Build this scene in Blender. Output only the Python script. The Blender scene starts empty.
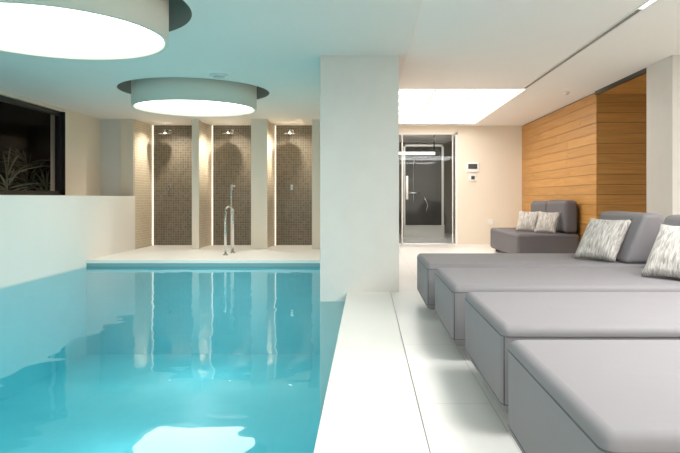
import bpy, bmesh, math, random
from mathutils import Vector, Matrix, noise as mn
random.seed(4)
scene=bpy.context.scene
F=620.0; VX=367.0; HY=197.0
try:
    scene.view_settings.view_transform='Standard'
    scene.view_settings.look='None'
    scene.view_settings.exposure=0.0
except Exception as e: print(e)

# ---------------------------------------------------------------- materials
def s2l(c):
    c=c/255.0
    return c/12.92 if c<=0.04045 else ((c+0.055)/1.055)**2.4
def rgb(r,g,b): return (s2l(r),s2l(g),s2l(b),1.0)
def newmat(name):
    m=bpy.data.materials.new(name); m.use_nodes=True
    nt=m.node_tree; b=nt.nodes['Principled BSDF']
    return m,nt,b
def pm(name,col,rough=0.6,metal=0.0,spec=0.5,noise=0.0,nscale=4.0,bump=0.0,bscale=60.0,bdist=0.01):
    m,nt,b=newmat(name)
    b.inputs['Base Color'].default_value=col
    b.inputs['Roughness'].default_value=rough
    b.inputs['Metallic'].default_value=metal
    b.inputs['Specular IOR Level'].default_value=spec
    tc=nt.nodes.new('ShaderNodeTexCoord')
    if noise>0:
        n=nt.nodes.new('ShaderNodeTexNoise'); n.inputs['Scale'].default_value=nscale; n.inputs['Detail'].default_value=5
        nt.links.new(tc.outputs['Object'],n.inputs['Vector'])
        mx=nt.nodes.new('ShaderNodeMix'); mx.data_type='RGBA'
        mx.inputs[6].default_value=tuple(c*(1-noise) for c in col[:3])+(1,)
        mx.inputs[7].default_value=tuple(min(1,c*(1+noise*0.6)) for c in col[:3])+(1,)
        nt.links.new(n.outputs['Fac'],mx.inputs[0]); nt.links.new(mx.outputs[2],b.inputs['Base Color'])
    if bump>0:
        n2=nt.nodes.new('ShaderNodeTexNoise'); n2.inputs['Scale'].default_value=bscale; n2.inputs['Detail'].default_value=3
        nt.links.new(tc.outputs['Object'],n2.inputs['Vector'])
        bp=nt.nodes.new('ShaderNodeBump'); bp.inputs['Strength'].default_value=bump; bp.inputs['Distance'].default_value=bdist
        nt.links.new(n2.outputs['Fac'],bp.inputs['Height']); nt.links.new(bp.outputs['Normal'],b.inputs['Normal'])
    return m
def em(name,col,st):
    m,nt,b=newmat(name)
    b.inputs['Base Color'].default_value=(0.8,0.8,0.8,1)
    b.inputs['Emission Color'].default_value=col; b.inputs['Emission Strength'].default_value=st
    return m
def brickmat(name,c1,c2,mortar,w,h,mort,rough,offset=0.0,bump=0.3,wall=True):
    m,nt,b=newmat(name)
    tc=nt.nodes.new('ShaderNodeTexCoord'); sp=nt.nodes.new('ShaderNodeSeparateXYZ'); cb=nt.nodes.new('ShaderNodeCombineXYZ')
    nt.links.new(tc.outputs['Object'],sp.inputs[0])
    if wall:
        ad=nt.nodes.new('ShaderNodeMath'); ad.operation='ADD'
        nt.links.new(sp.outputs[0],ad.inputs[0]); nt.links.new(sp.outputs[1],ad.inputs[1])
        nt.links.new(ad.outputs[0],cb.inputs[0]); nt.links.new(sp.outputs[2],cb.inputs[1])
    else:
        nt.links.new(sp.outputs[1],cb.inputs[0]); nt.links.new(sp.outputs[0],cb.inputs[1])
    br=nt.nodes.new('ShaderNodeTexBrick')
    br.offset=offset; br.offset_frequency=2; br.squash=1
    br.inputs['Scale'].default_value=1.0
    br.inputs['Color1'].default_value=c1; br.inputs['Color2'].default_value=c2; br.inputs['Mortar'].default_value=mortar
    br.inputs['Brick Width'].default_value=w; br.inputs['Row Height'].default_value=h
    br.inputs['Mortar Size'].default_value=mort; br.inputs['Mortar Smooth'].default_value=0.1; br.inputs['Bias'].default_value=0
    nt.links.new(cb.outputs[0],br.inputs['Vector'])
    nt.links.new(br.outputs['Color'],b.inputs['Base Color'])
    b.inputs['Roughness'].default_value=rough
    if bump>0:
        bp=nt.nodes.new('ShaderNodeBump'); bp.inputs['Strength'].default_value=bump; bp.inputs['Distance'].default_value=0.003; bp.invert=True
        nt.links.new(br.outputs['Fac'],bp.inputs['Height']); nt.links.new(bp.outputs['Normal'],b.inputs['Normal'])
    return m

M_white=pm('plaster_white',rgb(240,235,228),0.5,noise=0.02,nscale=2)
M_ceil=pm('ceiling_paint',rgb(240,233,225),0.7,noise=0.015,nscale=1)
M_ceilR=pm('ceiling_paint_lounge',rgb(243,240,235),0.7,noise=0.015,nscale=1)
M_beige=pm('plaster_beige',rgb(226,213,195),0.7,noise=0.04,nscale=1.5)
M_backwall=pm('plaster_cream',rgb(235,225,209),0.7,noise=0.03,nscale=1.5)
M_grey=pm('panel_grey',rgb(214,210,204),0.6,noise=0.03)
M_col=pm('column_stone',rgb(224,220,214),0.45,noise=0.06,nscale=5,bump=0.08)
M_tile=brickmat('floor_tile',rgb(236,234,230),rgb(233,231,227),rgb(208,205,200),1.2,0.6,0.003,0.28,0.5,0.1,wall=False)
M_coping=pm('coping_stone',rgb(240,237,231),0.4,noise=0.03,nscale=6)
M_joint=pm('grout',rgb(165,160,152),0.9)
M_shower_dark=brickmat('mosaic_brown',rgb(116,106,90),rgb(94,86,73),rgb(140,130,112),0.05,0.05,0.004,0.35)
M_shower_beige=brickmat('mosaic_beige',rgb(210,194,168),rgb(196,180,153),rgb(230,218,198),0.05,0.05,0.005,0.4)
M_finedge=pm('fin_edge_stone',rgb(233,223,208),0.5,noise=0.03)
M_pool=brickmat('pool_mosaic',rgb(122,212,222),rgb(128,216,225),rgb(138,218,226),0.3,0.3,0.003,0.5,bump=0)
M_poolfloor=brickmat('pool_floor_mosaic',rgb(116,209,220),rgb(122,212,223),rgb(130,214,224),0.3,0.3,0.003,0.5,bump=0,wall=False)
M_band=pm('waterline_tile',rgb(130,170,173),0.3)
M_black=pm('black_frame',rgb(28,26,25),0.4)
M_dark=pm('dark_plastic',rgb(40,40,42),0.5)
M_chrome=pm('chrome',rgb(210,210,210),0.15,metal=1.0)
M_drum=pm('drum_fabric',rgb(230,222,208),0.75)
M_recess=pm('recess_shade_grey',rgb(140,132,122),0.8)  # grey darkened in colour to stand for shade inside ceiling recesses
M_disc=em('light_diffuser',rgb(255,252,247),7.0)
M_sky=em('luminous_panel',rgb(255,252,248),5.0)
M_led=em('led_warm',rgb(255,242,220),1.0)
M_led2=em('led_white',rgb(255,250,243),3.0)
M_uph=pm('upholstery_grey',rgb(130,127,130),0.7,noise=0.05,nscale=2.5,bump=0.15,bscale=5,bdist=0.02)
M_seam=pm('seam_piping',rgb(92,89,93),0.8)
M_sofa=pm('sofa_grey',rgb(104,101,105),0.8,noise=0.06,nscale=3,bump=0.2,bscale=8,bdist=0.02)
M_whiteplastic=pm('white_plastic',rgb(240,240,238),0.35)
M_screen=pm('display_dark',rgb(70,72,74),0.2)
M_frame=pm('door_frame_white',rgb(240,237,230),0.4)
M_soil=pm('soil',rgb(40,37,32),0.95,noise=0.3)
M_leaf=pm('leaf',rgb(112,118,98),0.6)
M_night=pm('night_box_dark',rgb(30,30,28),0.95,noise=0.5,nscale=5)  # near-black for the added box that keeps the window view dark
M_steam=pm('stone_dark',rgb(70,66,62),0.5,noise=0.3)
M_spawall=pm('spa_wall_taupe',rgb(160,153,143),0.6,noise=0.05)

def wood(name,c1,c2):
    m,nt,b=newmat(name)
    tc=nt.nodes.new('ShaderNodeTexCoord'); mp=nt.nodes.new('ShaderNodeMapping')
    mp.inputs['Scale'].default_value=(1.3,1.3,28)
    nt.links.new(tc.outputs['Object'],mp.inputs[0])
    g=nt.nodes.new('ShaderNodeNewGeometry')
    ad=nt.nodes.new('ShaderNodeVectorMath'); ad.operation='ADD'
    sc=nt.nodes.new('ShaderNodeMath'); sc.operation='MULTIPLY'; sc.inputs[1].default_value=17
    nt.links.new(g.outputs['Random Per Island'],sc.inputs[0])
    nt.links.new(mp.outputs[0],ad.inputs[0]); nt.links.new(sc.outputs[0],ad.inputs[1])
    n=nt.nodes.new('ShaderNodeTexNoise'); n.inputs['Scale'].default_value=1.0; n.inputs['Detail'].default_value=6; n.inputs['Distortion'].default_value=0.6
    nt.links.new(ad.outputs[0],n.inputs['Vector'])
    cr=nt.nodes.new('ShaderNodeValToRGB'); cr.color_ramp.elements[0].position=0.3; cr.color_ramp.elements[1].position=0.7
    cr.color_ramp.elements[0].color=c1; cr.color_ramp.elements[1].color=c2
    nt.links.new(n.outputs['Fac'],cr.inputs[0])
    hv=nt.nodes.new('ShaderNodeHueSaturation')
    mr=nt.nodes.new('ShaderNodeMapRange'); mr.inputs[3].default_value=0.93; mr.inputs[4].default_value=1.06
    nt.links.new(g.outputs['Random Per Island'],mr.inputs[0]); nt.links.new(mr.outputs[0],hv.inputs['Value'])
    nt.links.new(cr.outputs[0],hv.inputs['Color']); nt.links.new(hv.outputs[0],b.inputs['Base Color'])
    b.inputs['Roughness'].default_value=0.45
    return m
M_wood=wood('wood_panel',rgb(184,131,64),rgb(204,152,84))

def watermat():
    m=bpy.data.materials.new('pool_water'); m.use_nodes=True; nt=m.node_tree
    nt.nodes.clear()
    out=nt.nodes.new('ShaderNodeOutputMaterial'); mix=nt.nodes.new('ShaderNodeMixShader')
    tr=nt.nodes.new('ShaderNodeBsdfTransparent'); tr.inputs[0].default_value=(0.74,0.98,1.0,1)
    gl=nt.nodes.new('ShaderNodeBsdfGlossy'); gl.inputs['Roughness'].default_value=0.015
    fr=nt.nodes.new('ShaderNodeFresnel'); fr.inputs['IOR'].default_value=1.25
    tc=nt.nodes.new('ShaderNodeTexCoord')
    n=nt.nodes.new('ShaderNodeTexNoise'); n.inputs['Scale'].default_value=1.5; n.inputs['Detail'].default_value=2.0; n.inputs['Distortion'].default_value=0.4
    nt.links.new(tc.outputs['Object'],n.inputs['Vector'])
    bp=nt.nodes.new('ShaderNodeBump'); bp.inputs['Strength'].default_value=0.36; bp.inputs['Distance'].default_value=0.022
    nt.links.new(n.outputs['Fac'],bp.inputs['Height'])
    nt.links.new(bp.outputs[0],gl.inputs['Normal'])
    nt.links.new(fr.outputs[0],mix.inputs[0]); nt.links.new(tr.outputs[0],mix.inputs[1]); nt.links.new(gl.outputs[0],mix.inputs[2])
    nt.links.new(mix.outputs[0],out.inputs[0])
    return m
M_water=watermat()
def glassmat(name,tint,refl=1.5):
    m=bpy.data.materials.new(name); m.use_nodes=True; nt=m.node_tree; nt.nodes.clear()
    out=nt.nodes.new('ShaderNodeOutputMaterial'); mix=nt.nodes.new('ShaderNodeMixShader')
    tr=nt.nodes.new('ShaderNodeBsdfTransparent'); tr.inputs[0].default_value=tint
    gl=nt.nodes.new('ShaderNodeBsdfGlossy'); gl.inputs['Roughness'].default_value=0.0
    fr=nt.nodes.new('ShaderNodeFresnel'); fr.inputs['IOR'].default_value=refl
    nt.links.new(fr.outputs[0],mix.inputs[0]); nt.links.new(tr.outputs[0],mix.inputs[1]); nt.links.new(gl.outputs[0],mix.inputs[2])
    nt.links.new(mix.outputs[0],out.inputs[0]); return m
M_glass=glassmat('clear_glass',(0.88,0.9,0.9,1),1.4)
M_wglass=glassmat('window_glass',(0.9,0.9,0.88,1),1.12)

def pillowmat():
    m,nt,b=newmat('pillow_woven')
    tc=nt.nodes.new('ShaderNodeTexCoord'); mp=nt.nodes.new('ShaderNodeMapping')
    mp.inputs['Scale'].default_value=(11,90,30); mp.inputs['Rotation'].default_value=(0,0,0.25)
    nt.links.new(tc.outputs['Object'],mp.inputs[0])
    n=nt.nodes.new('ShaderNodeTexNoise'); n.inputs['Scale'].default_value=1.0; n.inputs['Detail'].default_value=4; n.inputs['Distortion'].default_value=1.0
    nt.links.new(mp.outputs[0],n.inputs['Vector'])
    cr=nt.nodes.new('ShaderNodeValToRGB'); cr.color_ramp.elements[0].position=0.34; cr.color_ramp.elements[1].position=0.64
    cr.color_ramp.elements[0].color=rgb(142,138,135); cr.color_ramp.elements[1].color=rgb(216,211,204)
    nt.links.new(n.outputs['Fac'],cr.inputs[0]); nt.links.new(cr.outputs[0],b.inputs['Base Color'])
    b.inputs['Roughness'].default_value=0.9
    return m
M_pillow=pillowmat()

# ---------------------------------------------------------------- mesh builder
class MB:
    def __init__(s): s.bm=bmesh.new(); s.mats=[]
    def mi(s,m):
        if m not in s.mats: s.mats.append(m)
        return s.mats.index(m)
    def box(s,x0,x1,y0,y1,z0,z1,m,bev=0,seg=2):
        i=s.mi(m)
        vs=[s.bm.verts.new(v) for v in [(x0,y0,z0),(x1,y0,z0),(x1,y1,z0),(x0,y1,z0),(x0,y0,z1),(x1,y0,z1),(x1,y1,z1),(x0,y1,z1)]]
        fs=[s.bm.faces.new([vs[k] for k in f]) for f in [(0,3,2,1),(4,5,6,7),(0,1,5,4),(1,2,6,5),(2,3,7,6),(3,0,4,7)]]
        for f in fs: f.material_index=i
        if bev>0:
            es=list({e for f in fs for e in f.edges})
            r=bmesh.ops.bevel(s.bm,geom=es,offset=bev,segments=seg,profile=0.5,affect='EDGES')
            for f in r['faces']: f.material_index=i; f.smooth=True
        return s
    def prism(s,prof,y0,y1,m,bev=0,seg=3,axis='y'):
        i=s.mi(m)
        def P(a,b,c): return (a,c,b) if axis=='y' else (c,a,b)
        A=[s.bm.verts.new(P(a,b,y0)) for a,b in prof]; B=[s.bm.verts.new(P(a,b,y1)) for a,b in prof]
        n=len(prof); fs=[s.bm.faces.new(A),s.bm.faces.new(B[::-1])]
        for k in range(n): fs.append(s.bm.faces.new([A[k],B[k],B[(k+1)%n],A[(k+1)%n]]))
        for f in fs: f.material_index=i
        bmesh.ops.recalc_face_normals(s.bm,faces=fs)
        if bev>0:
            es=list({e for f in fs for e in f.edges})
            r=bmesh.ops.bevel(s.bm,geom=es,offset=bev,segments=seg,profile=0.5,affect='EDGES')
            for f in r['faces']: f.material_index=i; f.smooth=True
        return s
    def cyl(s,cx,cy,z0,z1,r,m,seg=64,caps=True,r2=None):
        i=s.mi(m); r2=r if r2 is None else r2
        A=[s.bm.verts.new((cx+r*math.cos(2*math.pi*k/seg),cy+r*math.sin(2*math.pi*k/seg),z0)) for k in range(seg)]
        B=[s.bm.verts.new((cx+r2*math.cos(2*math.pi*k/seg),cy+r2*math.sin(2*math.pi*k/seg),z1)) for k in range(seg)]
        for k in range(seg):
            f=s.bm.faces.new([A[k],A[(k+1)%seg],B[(k+1)%seg],B[k]]); f.smooth=True; f.material_index=i
        if caps:
            f=s.bm.faces.new(A[::-1]); f.material_index=i
            f=s.bm.faces.new(B); f.material_index=i
        return s
    def ring(s,cx,cy,z0,z1,ri,ro,m,seg=96):
        i=s.mi(m)
        L=[]
        for r,z in ((ro,z0),(ro,z1),(ri,z1),(ri,z0)):
            L.append([s.bm.verts.new((cx+r*math.cos(2*math.pi*k/seg),cy+r*math.sin(2*math.pi*k/seg),z)) for k in range(seg)])
        for a in range(4):
            b=(a+1)%4
            for k in range(seg):
                f=s.bm.faces.new([L[a][k],L[a][(k+1)%seg],L[b][(k+1)%seg],L[b][k]]); f.material_index=i
                f.smooth=(a in (0,2))
        return s
    def tube(s,pts,r,m,seg=10,closed=False):
        i=s.mi(m); pts=[Vector(p) for p in pts]; n=len(pts); rings=[]
        up=Vector((0.13,0.29,0.95)).normalized()
        for k,p in enumerate(pts):
            if closed: d=pts[(k+1)%n]-pts[(k-1)%n]
            else: d=pts[min(k+1,n-1)]-pts[max(k-1,0)]
            d.normalize(); a=d.cross(up)
            if a.length<1e-3: a=d.cross(Vector((1,0,0)))
            a.normalize(); b=d.cross(a)
            rr=r[k] if isinstance(r,(list,tuple)) else r
            rings.append([s.bm.verts.new(p+rr*(math.cos(2*math.pi*j/seg)*a+math.sin(2*math.pi*j/seg)*b)) for j in range(seg)])
        for k in range(n if closed else n-1):
            A=rings[k];B=rings[(k+1)%n]
            for j in range(seg):
                f=s.bm.faces.new([A[j],A[(j+1)%seg],B[(j+1)%seg],B[j]]); f.smooth=True; f.material_index=i
        if not closed:
            f=s.bm.faces.new(rings[0]); f.material_index=i
            f=s.bm.faces.new(rings[-1][::-1]); f.material_index=i
        return s
    def quad(s,vs,m):
        f=s.bm.faces.new([s.bm.verts.new(v) for v in vs]); f.material_index=s.mi(m); return s
    def obj(s,name,parent=None,recalc=True):
        if recalc: bmesh.ops.recalc_face_normals(s.bm,faces=s.bm.faces)
        me=bpy.data.meshes.new(name); s.bm.to_mesh(me); s.bm.free()
        for m in s.mats: me.materials.append(m)
        o=bpy.data.objects.new(name,me); scene.collection.objects.link(o)
        if parent: o.parent=parent
        return o
def empty(name,loc=(0,0,0)):
    e=bpy.data.objects.new(name,None); e.location=loc; e.empty_display_size=0.2
    scene.collection.objects.link(e); return e

# ---------------------------------------------------------------- shell
CP=2.49; CR=2.52
XL=-4.45; XW=-5.11; XE=-0.195; YB=13.2; YS=11.9; YSB=12.9; YF=9.84; WZ=-0.1; BACK=-2.2
XR=3.3
b=MB()
b.box(XL-0.2,XL,BACK,YF+0.2,-1.5,-0.12,M_pool)
b.box(XE,XE+0.2,BACK,YF+0.2,-1.5,-0.12,M_pool)
b.box(XL,XE,YF,YF+0.2,-1.5,-0.10,M_pool)
b.box(XL,XE,BACK-0.2,BACK,-1.5,-0.1,M_pool)
b.box(XL-0.2,XE+0.2,BACK-0.2,YF+0.2,-1.6,-1.5,M_poolfloor)
b.box(XL,XE,YF-0.008,YF+0.02,-0.13,-0.05,M_band)
b.obj('pool_basin')
w=MB(); w.quad([(XL,BACK,WZ),(XE,BACK,WZ),(XE,YF,WZ),(XL,YF,WZ)],M_water); w.obj('pool_water',recalc=False)
# floor
f=MB()
f.box(XE+0.441+0.004,5.2,BACK,YB+0.05,-0.2,0,M_tile)
f.box(XE,XE+0.441+0.004,BACK,YB,-0.2,-0.006,M_joint)
f.obj('floor')
f=MB()
f.box(XE-0.015,XE+0.441,BACK,YF+0.001,-0.05,0.0,M_coping,0.004,2)
f.box(XL,XE+0.441,YF-0.015,YSB+0.2,-0.05,0.0,M_coping,0.004,2)
f.obj('trim_pool_coping')
l=MB()
l.box(XL-0.25,XL,BACK,YS,-0.12,1.02,M_white)
l.box(XW,XL-0.02,BACK,YS,0.9,1.02,M_white)
l.obj('wall_ledge_left')
# window wall
WY0,WY1=3.0,10.5
l=MB()
l.box(XW-0.25,XW,BACK,WY0,0,2.8,M_beige)
l.box(XW-0.25,XW,WY1,YS+1.3,0,2.8,M_beige)
l.box(XW-0.25,XW,WY0,WY1,0,1.03,M_beige)
l.box(XW-0.25,XW,WY0,WY1,2.44,2.8,M_beige)
l.obj('wall_left')
e=empty('window_1',(0,0,0))
win=MB()
t=0.07
xa,xb=XW-0.14,XW-0.06
win.box(xa,xb,WY0,WY1,1.03,1.03+t,M_black); win.box(xa,xb,WY0,WY1,2.44-t,2.44,M_black)
for yy in (WY0,5.5,WY1-t):
    win.box(xa,xb,yy,yy+t,1.03,2.44,M_black)
win.box(XW-0.06,XW+0.002,WY1-0.012,WY1,1.03,2.44,M_black)
win.obj('frame',e)
win=MB(); X=XW-0.1
win.quad([(X,WY0+t,1.1),(X,WY1-t,1.1),(X,WY1-t,2.37),(X,WY0+t,2.37)],M_wglass)
win.obj('glass',e,recalc=False)
# night garden outside, closed in by an added dark box
g=MB()
g.box(-9.2,XW-0.26,1.0,13.9,0.2,0.5,M_soil)
g.box(-9.3,-9.1,1.0,13.9,0.5,3.6,M_night)
g.box(-9.3,XW-0.26,0.8,1.0,0.5,3.6,M_night)
g.box(-9.3,XW-0.26,13.9,14.1,0.5,3.6,M_night)
g.box(-9.3,XW-0.26,1.0,13.9,3.5,3.6,M_night)
g.obj('garden_night_box')
def yucca(name,x,y,h,n):
    q=MB()
    q.tube([(x,y,0.5),(x+0.03,y,0.5+h*0.4)],0.035,M_soil,8)
    for k in range(n):
        a=random.uniform(0,6.28); el=random.uniform(0.2,1.4); L=random.uniform(0.4,0.75)
        z0=0.5+h*random.uniform(0.2,0.42)
        pts=[]
        for s_ in range(6):
            u=s_/5; rr=L*u*math.cos(el); zz=L*u*math.sin(el)-0.25*u*u*L
            pts.append((x+rr*math.cos(a),y+rr*math.sin(a),z0+zz))
        q.tube(pts,[0.010,0.014,0.014,0.011,0.008,0.002],M_leaf,4)
    return q.obj(name)
yucca('garden_yucca',-6.5,11.2,2.3,36); yucca('garden_yucca',-7.0,12.8,2.9,40); yucca('garden_yucca',-6.2,12.0,1.7,30)
yucca('garden_yucca',-6.3,8.6,1.9,34); yucca('garden_yucca',-6.4,6.0,1.9,34)

# shower front wall and bays
s=MB()
s.box(XW,-4.72,YS,YS+0.9,0,2.8,M_grey)
s.box(-4.72,-4.47,YS-0.03,YSB,0,2.8,M_beige)
s.obj('wall_shower_side')
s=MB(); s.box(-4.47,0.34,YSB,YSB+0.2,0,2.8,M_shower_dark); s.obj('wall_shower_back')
def fin(xf0,xf1,name):
    q=MB()
    prof=[]
    N=14
    for k in range(N+1):
        u=k/N
        prof.append((xf1-0.05*math.sin(math.pi*u),YS+(YSB-YS)*u))
    prof+= [(xf0,YSB),(xf0,YS)]
    i=q.mi(M_shower_beige); j=q.mi(M_finedge)
    A=[q.bm.verts.new((a,b_,0)) for a,b_ in prof]; B=[q.bm.verts.new((a,b_,2.49)) for a,b_ in prof]
    n=len(prof)
    for k in range(n):
        ff=q.bm.faces.new([A[k],B[k],B[(k+1)%n],A[(k+1)%n]]); ff.material_index= j if k==n-1 else i
        ff.smooth = k<N
    q.bm.faces.new(A); q.bm.faces.new(B[::-1])
    return q.obj(name)
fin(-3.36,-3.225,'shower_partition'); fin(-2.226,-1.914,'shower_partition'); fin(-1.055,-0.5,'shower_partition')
q=MB(); q.box(-4.47,-4.462,YS,YSB,0,2.49,M_shower_beige); q.obj('shower_side_cladding')
for xx in (-4.458,-3.222,-1.911):
    q=MB(); q.box(xx,xx+0.02,YSB-0.03,YSB-0.005,0.0,2.485,M_led); q.obj('shower_led_strip')
for px in (170,232,292):
    X=(px-VX)/48.06
    q=MB()
    q.tube([(X,YSB,2.36),(X,YSB-0.12,2.37),(X,YSB-0.3,2.36),(X,YSB-0.36,2.33),(X,YSB-0.37,2.28)],0.013,M_chrome,10)
    q.cyl(X,YSB-0.37,2.265,2.285,0.11,M_chrome,32)
    q.cyl(X,YSB-0.37,2.285,2.31,0.03,M_chrome,16)
    q.box(X-0.04,X+0.04,YSB-0.02,YSB,2.32,2.40,M_chrome,0.004)
    q.box(X-0.03,X+0.03,YSB-0.025,YSB,1.14,1.26,M_chrome,0.008)
    q.tube([(X,YSB-0.02,1.21),(X,YSB-0.08,1.21)],0.015,M_chrome,12)
    q.obj('rain_shower')
# pool handrail
hx=-2.42; hy=11.05
q=MB()
pts=[(hx+0.03,hy,0.0),(hx+0.03,hy,0.7)]
for k in range(9):
    a=math.pi*k/8
    pts.append((hx-0.0+0.03*math.cos(a),hy-0.16+0.16*math.cos(a),0.74+0.09*math.sin(a)))
pts+=[(hx-0.03,hy-0.34,0.55),(hx-0.01,hy-0.4,0.0)]
q.tube(pts,0.021,M_chrome,14)
q.cyl(hx+0.03,hy,0.0,0.015,0.045,M_chrome,24); q.cyl(hx-0.01,hy-0.4,0.0,0.015,0.045,M_chrome,24)
q.tube([(hx-0.02,hy+0.1,0.0),(hx-0.02,hy+0.1,1.15),(hx-0.0,hy+0.1,1.2),(hx+0.05,hy+0.08,1.2)],0.012,M_chrome,10)
q.obj('pool_handrail')

# back wall with door opening
DX0,DX1,DZ=0.36,1.93,2.38
s=MB()
s.box(0.34,DX0,YB,YB+0.2,0,2.8,M_backwall)
s.box(DX1,XR+0.02,YB,YB+0.2,0,2.8,M_backwall)
s.box(DX0,DX1,YB,YB+0.2,DZ,2.8,M_backwall)
s.obj('wall_back')
s=MB(); s.box(-0.1,0.34,7.5,YB,0,2.8,M_backwall); s.obj('wall_between')
# spa room behind
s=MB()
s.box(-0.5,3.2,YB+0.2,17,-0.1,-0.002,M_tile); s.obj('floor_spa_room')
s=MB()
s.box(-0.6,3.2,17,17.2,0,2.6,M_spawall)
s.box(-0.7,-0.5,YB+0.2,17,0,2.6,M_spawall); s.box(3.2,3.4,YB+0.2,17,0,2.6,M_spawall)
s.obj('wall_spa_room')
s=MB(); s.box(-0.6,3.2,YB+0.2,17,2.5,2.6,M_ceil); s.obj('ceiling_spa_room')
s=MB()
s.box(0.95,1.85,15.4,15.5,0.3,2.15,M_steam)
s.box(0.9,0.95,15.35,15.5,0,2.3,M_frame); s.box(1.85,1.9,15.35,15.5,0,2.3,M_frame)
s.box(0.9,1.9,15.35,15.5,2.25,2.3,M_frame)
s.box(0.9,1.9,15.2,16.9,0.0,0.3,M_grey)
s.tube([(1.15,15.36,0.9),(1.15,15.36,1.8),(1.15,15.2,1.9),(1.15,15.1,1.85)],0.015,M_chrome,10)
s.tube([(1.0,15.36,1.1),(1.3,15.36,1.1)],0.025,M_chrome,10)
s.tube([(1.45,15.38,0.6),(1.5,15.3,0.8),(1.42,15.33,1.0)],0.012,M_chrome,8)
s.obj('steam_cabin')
s=MB(); s.box(0.4,1.6,14.6,14.7,2.0,2.06,M_led2); s.box(0.4,0.43,14.63,14.67,2.06,2.5,M_dark); s.box(1.57,1.6,14.63,14.67,2.06,2.5,M_dark); s.obj('linear_pendant_light')
# glass door
fr=0.045
d=MB()
y0d,y1d=YB+0.02,YB+0.12
d.box(DX0,DX0+fr,y0d,y1d,0,DZ,M_frame); d.box(DX1-fr,DX1,y0d,y1d,0,DZ,M_frame)
d.box(DX0,DX1,y0d,y1d,DZ-fr,DZ,M_frame)
d.box(DX0+fr,DX1-fr,YB+0.05,YB+0.062,0.02,DZ-fr,M_glass)
d.box(1.82,1.84,YB+0.03,YB+0.08,0.0,DZ-fr,M_frame)
d.box(0.74,0.765,YB+0.03,YB+0.08,0.0,DZ-fr,M_frame)
d.box(DX0,DX1,YB+0.03,YB+0.08,0.0,0.02,M_chrome)
hxx=0.85
d.tube([(hxx,YB-0.02,0.95),(hxx,YB-0.02,1.45)],0.026,M_whiteplastic,12)
d.tube([(hxx,YB-0.02,1.02),(hxx,YB+0.05,1.02)],0.01,M_chrome,8); d.tube([(hxx,YB-0.02,1.38),(hxx,YB+0.05,1.38)],0.01,M_chrome,8)
d.obj('door_1')
# wall controls
pxm=F/YB
def wx(px): return (px-VX)/pxm
def wz(py): return 1-(py-HY)/pxm
q=MB(); q.box(wx(466),wx(479),YB-0.03,YB,wz(172),wz(162),M_whiteplastic,0.006); q.box(wx(468),wx(477),YB-0.034,YB-0.028,wz(169),wz(164),M_screen); q.obj('wall_thermostat')
q=MB(); q.box(wx(469),wx(476.5),YB-0.025,YB,wz(181),wz(174.5),M_whiteplastic,0.005); q.box(wx(471),wx(474.5),YB-0.03,YB-0.022,wz(179.5),wz(176),M_screen); q.obj('light_switch')
q=MB(); q.box(wx(488),wx(493),YB-0.015,YB,wz(224.5),wz(219.5),M_whiteplastic,0.004); q.obj('power_socket')

# ------------------------------------------------------------- column
c=MB(); c.box(-0.495,0.337,6.53,7.5,-1.5,CR,M_col,0.006,2); c.obj('column')
c=MB(); c.box(3.27,4.2,6.64,7.26,0,CR,M_col,0.006,2); c.obj('column')
s=MB(); s.box(5.0,5.2,BACK,9.2,0,2.8,M_beige); s.obj('wall_right')
s=MB(); s.box(-5.4,5.2,BACK-0.2,BACK,-0.2,2.8,M_white); s.obj('wall_front')
def boards(mb,axis,a0,a1,fixed,z0,z1,th=0.02,rh=0.148,gap=0.005):
    z=z0;row=0
    while z<z1-0.01:
        zt=min(z+rh-gap,z1)
        a=a0-random.uniform(0,1.6)
        while a<a1:
            L=2.2; e=min(a+L-0.004,a1); st=max(a,a0)
            if e-st>0.02:
                if axis=='y': mb.box(fixed,fixed+th,st,e,z,zt,M_wood)
                else: mb.box(st,e,fixed,fixed+th,z,zt,M_wood)
            a+=L
        z+=rh; row+=1
YN=8.92
wl=MB(); wl.box(XR+0.02,XR+0.2,YN+0.02,YB,0,2.8,M_black); wl.box(XR+0.02,5.0,YN+0.02,YN+0.2,0,2.8,M_black)
boards(wl,'y',YN,YB,XR,0.0,CR-0.02); boards(wl,'x',XR+0.021,5.0,YN,0.0,CR-0.03)
wl.obj('wall_wood_right')
nc=MB(); 
yy=7.26
while yy<YN: 
    nc.box(XR,5.0,yy,min(yy+0.15,YN),CR-0.04,CR-0.005,M_wood); yy+=0.156
nc.box(XR-0.02,XR+0.02,7.26,YN,CR-0.05,CR,M_black)
nc.obj('ceiling_niche')

# ------------------------------------------------------------- ceilings
LX=-2.42; LYS=(8.75,4.78,0.8)
ce=MB(); ce.box(XW-0.25,0.42,BACK,YB+0.2,CP,2.8,M_ceil); ceo=ce.obj('ceiling')
cut=MB()
for y in LYS: cut.cyl(LX,y,2.3,2.79,1.03,M_recess,96)
co=cut.obj('cutter')
md=ceo.modifiers.new('b','BOOLEAN'); md.operation='DIFFERENCE'; md.object=co; md.solver='EXACT'
try: md.material_mode='TRANSFER'
except Exception: pass
dg=bpy.context.evaluated_depsgraph_get()
me=bpy.data.meshes.new_from_object(ceo.evaluated_get(dg))
ceo.modifiers.clear(); ceo.data=me
bpy.data.objects.remove(co)
c=MB()
SX0,SX1,SY0,SY1=0.46,2.24,8.75,12.85
c.box(0.42,SX0,BACK,YB,CR,2.95,M_ceilR)
c.box(SX0,5.2,BACK,SY0,CR,2.95,M_ceilR)
c.box(SX0,5.2,SY1,YB,CR,2.95,M_ceilR)
c.box(SX1,5.2,SY0,SY1,CR,2.95,M_ceilR)
c.obj('ceiling_lounge')
k=MB(); k.box(SX0,SX1,SY0,SY1,2.72,2.75,M_sky)
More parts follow.
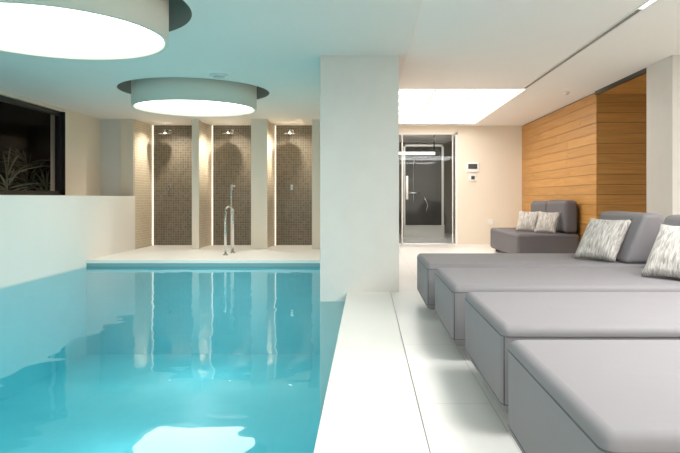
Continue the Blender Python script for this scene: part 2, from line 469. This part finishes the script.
for i in range(1,5):
    y=SY0+(SY1-SY0)*i/5; k.box(SX0,SX1,y-0.02,y+0.02,2.64,2.72,M_whiteplastic)
for xx in (1.05,1.65): k.box(xx-0.015,xx+0.015,SY0,SY1,2.64,2.72,M_whiteplastic)
k.obj('luminous_skylight')
k=MB()
k.box(2.17,2.185,1.0,SY0-0.1,CR-0.006,CR,M_whiteplastic); k.box(2.225,2.24,1.0,SY0-0.1,CR-0.006,CR,M_whiteplastic)
k.box(2.185,2.225,5.0,SY0-0.1,CR-0.003,CR,M_recess)
k.box(2.185,2.225,1.0,5.0,CR-0.004,CR-0.001,M_led2)
k.obj('linear_slot_diffuser')
for y in LYS:
    k=MB()
    k.ring(LX,y,2.24,2.79,0.82,0.85,M_drum,128)
    k.cyl(LX,y,2.30,2.33,0.82,M_disc,128)
    k.obj('drum_ceiling_light')
def spot(x,y,z,name,r=0.06):
    q=MB(); q.cyl(x,y,z-0.02,z,r,M_whiteplastic,32,r2=r); q.cyl(x,y,z-0.035,z-0.02,r*0.5,M_grey,24,r2=r*0.7); q.obj(name)
spot((219-VX)/F*7.57,7.57,CP,'smoke_detector',0.11)
spot(0.98,12.98,CR,'smoke_detector',0.05)
for yv in (9.0,4.2,0.3):
    spot(2.9,yv,CR,'ceiling_downlight',0.04)

# ------------------------------------------------------------- loungers
def pillow(name,loc,rot,w,h,th,mat,parent=None):
    N=18; q=MB(); i=q.mi(mat); grid={}
    for sd in (1,-1):
        for a in range(N+1):
            for b_ in range(N+1):
                u=-1+2*a/N; v=-1+2*b_/N
                edge=(a in (0,N)) or (b_ in (0,N))
                if sd==-1 and edge: grid[(sd,a,b_)]=grid[(1,a,b_)]; continue
                pu=1-0.10*(1-v*v)*abs(u)**1.5; pv=1-0.10*(1-u*u)*abs(v)**1.5
                z=th/2*((1-u**2)*(1-v**2))**0.38
                z+=0.012*mn.noise(Vector((u*2.2,v*2.2,sd*3.0+loc[0])))*(0 if edge else 1)
                grid[(sd,a,b_)]=q.bm.verts.new((u*w/2*pu,v*h/2*pv,sd*z))
        for a in range(N):
            for b_ in range(N):
                ff=q.bm.faces.new([grid[(sd,a,b_)],grid[(sd,a+1,b_)],grid[(sd,a+1,b_+1)],grid[(sd,a,b_+1)]]); ff.smooth=True; ff.material_index=i
    o=q.obj(name,parent); o.location=loc; o.rotation_euler=rot
    return o
TOP=0.46
def lounger(x0,y0,y1,xlen):
    e=empty('sun_lounger',(x0,y0,0))
    W=y1-y0; R=0.038
    q=MB()
    q.box(0,xlen,0,W,0.09,TOP,M_uph,R,5)
    o=q.obj('body',e)
    q=MB()
    def loop(z,ins,rc=R):
        pts=[]
        for (cx,cy,a0) in ((xlen-rc,W-rc,0),(rc,W-rc,90),(rc,rc,180),(xlen-rc,rc,270)):
            for t_ in range(0,91,15):
                a=math.radians(a0+t_); pts.append((cx+(rc+ins)*math.cos(a),cy+(rc+ins)*math.sin(a),z))
        return pts
    q.tube(loop(0.135,-0.0005),0.0025,M_seam,6,closed=True)
    q.tube(loop(TOP-R-0.002,-0.0005),0.003,M_seam,6,closed=True)
    c=R*(1-math.sqrt(0.5))
    q.tube([(c,c,0.13),(c,c,TOP-R)],0.003,M_seam,6)
    q.obj('piping',e)
    q=MB()
    for cx in (0.35,xlen-0.35):
        for cy in (0.2,W-0.2):
            q.box(cx-0.05,cx+0.05,cy-0.05,cy+0.05,0.0,0.095,M_dark,0.005)
    q.box(0.3,xlen-0.3,0.25,W-0.25,0.05,0.1,M_dark)
    q.obj('legs',e)
    q=MB()
    bx=1.60
    q.prism([(bx,TOP+0.002),(bx+0.16,TOP+0.40),(bx+0.30,TOP+0.41),(bx+0.49,TOP+0.14),(bx+0.50,TOP+0.002)],0.03,W-0.03,M_uph,0.035,4)
    q.obj('backrest',e)
    return e,bx
Ls=[(0.48,4.97,5.98,2.17),(0.52,3.76,4.78,2.17),(0.56,2.57,3.57,2.17),(0.535,1.40,2.38,2.17)]
for (x0,y0,y1,xl) in Ls:
    lounger(x0,y0,y1,xl)
def dpil(yaw=0.0,tilt=1.25):
    m=Matrix.Rotation(yaw,4,'Z')@Matrix.Rotation(-tilt,4,'Y')
    return m.to_euler()
pillow('scatter_pillow',(2.01,5.30,TOP+0.18),dpil(0.55,0.98),0.42,0.43,0.14,M_pillow)
pillow('scatter_pillow',(2.06,4.08,TOP+0.18),dpil(0.55,0.98),0.42,0.43,0.14,M_pillow)
pillow('scatter_pillow',(2.12,2.9,TOP+0.18),dpil(0.55,0.98),0.42,0.43,0.14,M_pillow)

# sofa
e=empty('chaise_sofa',(2.3,9.5,0))
q=MB(); q.box(0,0.96,0,2.1,0.05,0.43,M_sofa,0.05,5); q.obj('seat',e)
q=MB()
for cx in (0.12,0.84):
    for cy in (0.15,1.95): q.box(cx-0.04,cx+0.04,cy-0.04,cy+0.04,0,0.06,M_dark)
q.obj('legs',e)
q=MB(); q.box(0.74,0.96,0.05,1.05,0.435,0.95,M_sofa,0.07,5); q.box(0.74,0.96,1.07,2.07,0.435,0.93,M_sofa,0.07,5); q.obj('back_cushions',e)
q=MB(); q.tube([(0.05,0.0,0.38),(0.91,0.0,0.38)],0.003,M_seam,6); q.tube([(0.0,0.05,0.38),(0.0,2.05,0.38)],0.003,M_seam,6); q.obj('piping',e)
pillow('scatter_pillow',(2.66,10.25,0.60),dpil(0.9,1.1),0.38,0.38,0.12,M_pillow)
pillow('scatter_pillow',(2.84,9.78,0.60),dpil(0.8,1.1),0.38,0.38,0.12,M_pillow)

# ------------------------------------------------------------- lights
def area(name,loc,sx,sy,power,col=(1,0.97,0.93),rot=(0,0,0)):
    l=bpy.data.lights.new(name,'AREA'); l.shape='RECTANGLE'; l.size=sx; l.size_y=sy; l.energy=power; l.color=col
    o=bpy.data.objects.new(name,l); o.location=loc; o.rotation_euler=rot; scene.collection.objects.link(o); return o
def point(name,loc,power,col,r=0.1):
    l=bpy.data.lights.new(name,'POINT'); l.energy=power; l.color=col; l.shadow_soft_size=r
    o=bpy.data.objects.new(name,l); o.location=loc; scene.collection.objects.link(o); return o
def spotl(name,loc,power,col,ang=120,r=0.03):
    l=bpy.data.lights.new(name,'SPOT'); l.energy=power; l.color=col; l.shadow_soft_size=r; l.spot_size=math.radians(ang); l.spot_blend=0.8
    o=bpy.data.objects.new(name,l); o.location=loc; scene.collection.objects.link(o); return o
area('fill_lounge',(2.2,2.4,CR-0.02),2.2,2.6,165,(1,0.99,0.975))  # added unseen fill overhead, lights lounger tops more than fronts
area('fill_behind_camera',(1.5,-1.0,CR-0.02),3.0,1.2,85,(1,0.99,0.975))  # added unseen fill behind the camera, brightens the room
area('fill_niche',(4.3,4.0,CR-0.02),0.8,2.4,28)  # added unseen fill for the niche side, no fixture modelled
for y in (1.0,3.6,6.0,8.6):
    point('underwater_lamp',(-2.3,y,-0.75),14.5,(0.95,0.98,1.0),0.15)
for X in (-3.95,-2.75,-1.5):
    spotl('shower_downlight',(X,12.35,2.47),85,(1,0.93,0.82),150,0.03)
area('spa_lamp',(1.2,14.4,2.48),1.5,1.0,22)
point('garden_fill',(-6.1,10.3,0.9),12,(1,0.95,0.88),0.05)  # added fill so the plants show through the window
point('garden_fill',(-6.0,7.0,0.8),5,(1,0.92,0.8),0.05)  # second added fill for the planting
w=bpy.data.worlds.new('World'); scene.world=w; w.use_nodes=True
w.node_tree.nodes['Background'].inputs[0].default_value=(0.02,0.025,0.035,1); w.node_tree.nodes['Background'].inputs[1].default_value=1

# ------------------------------------------------------------- camera
cd=bpy.data.cameras.new('camera'); cd.sensor_width=36; cd.lens=F/680*36
cd.shift_x=-(VX-340)/680; cd.shift_y=-(226.5-HY)/680; cd.clip_start=0.05; cd.clip_end=60
cam=bpy.data.objects.new('camera',cd); cam.location=(0,0,1.0); cam.rotation_euler=(math.pi/2,0,0)
scene.collection.objects.link(cam); scene.camera=cam
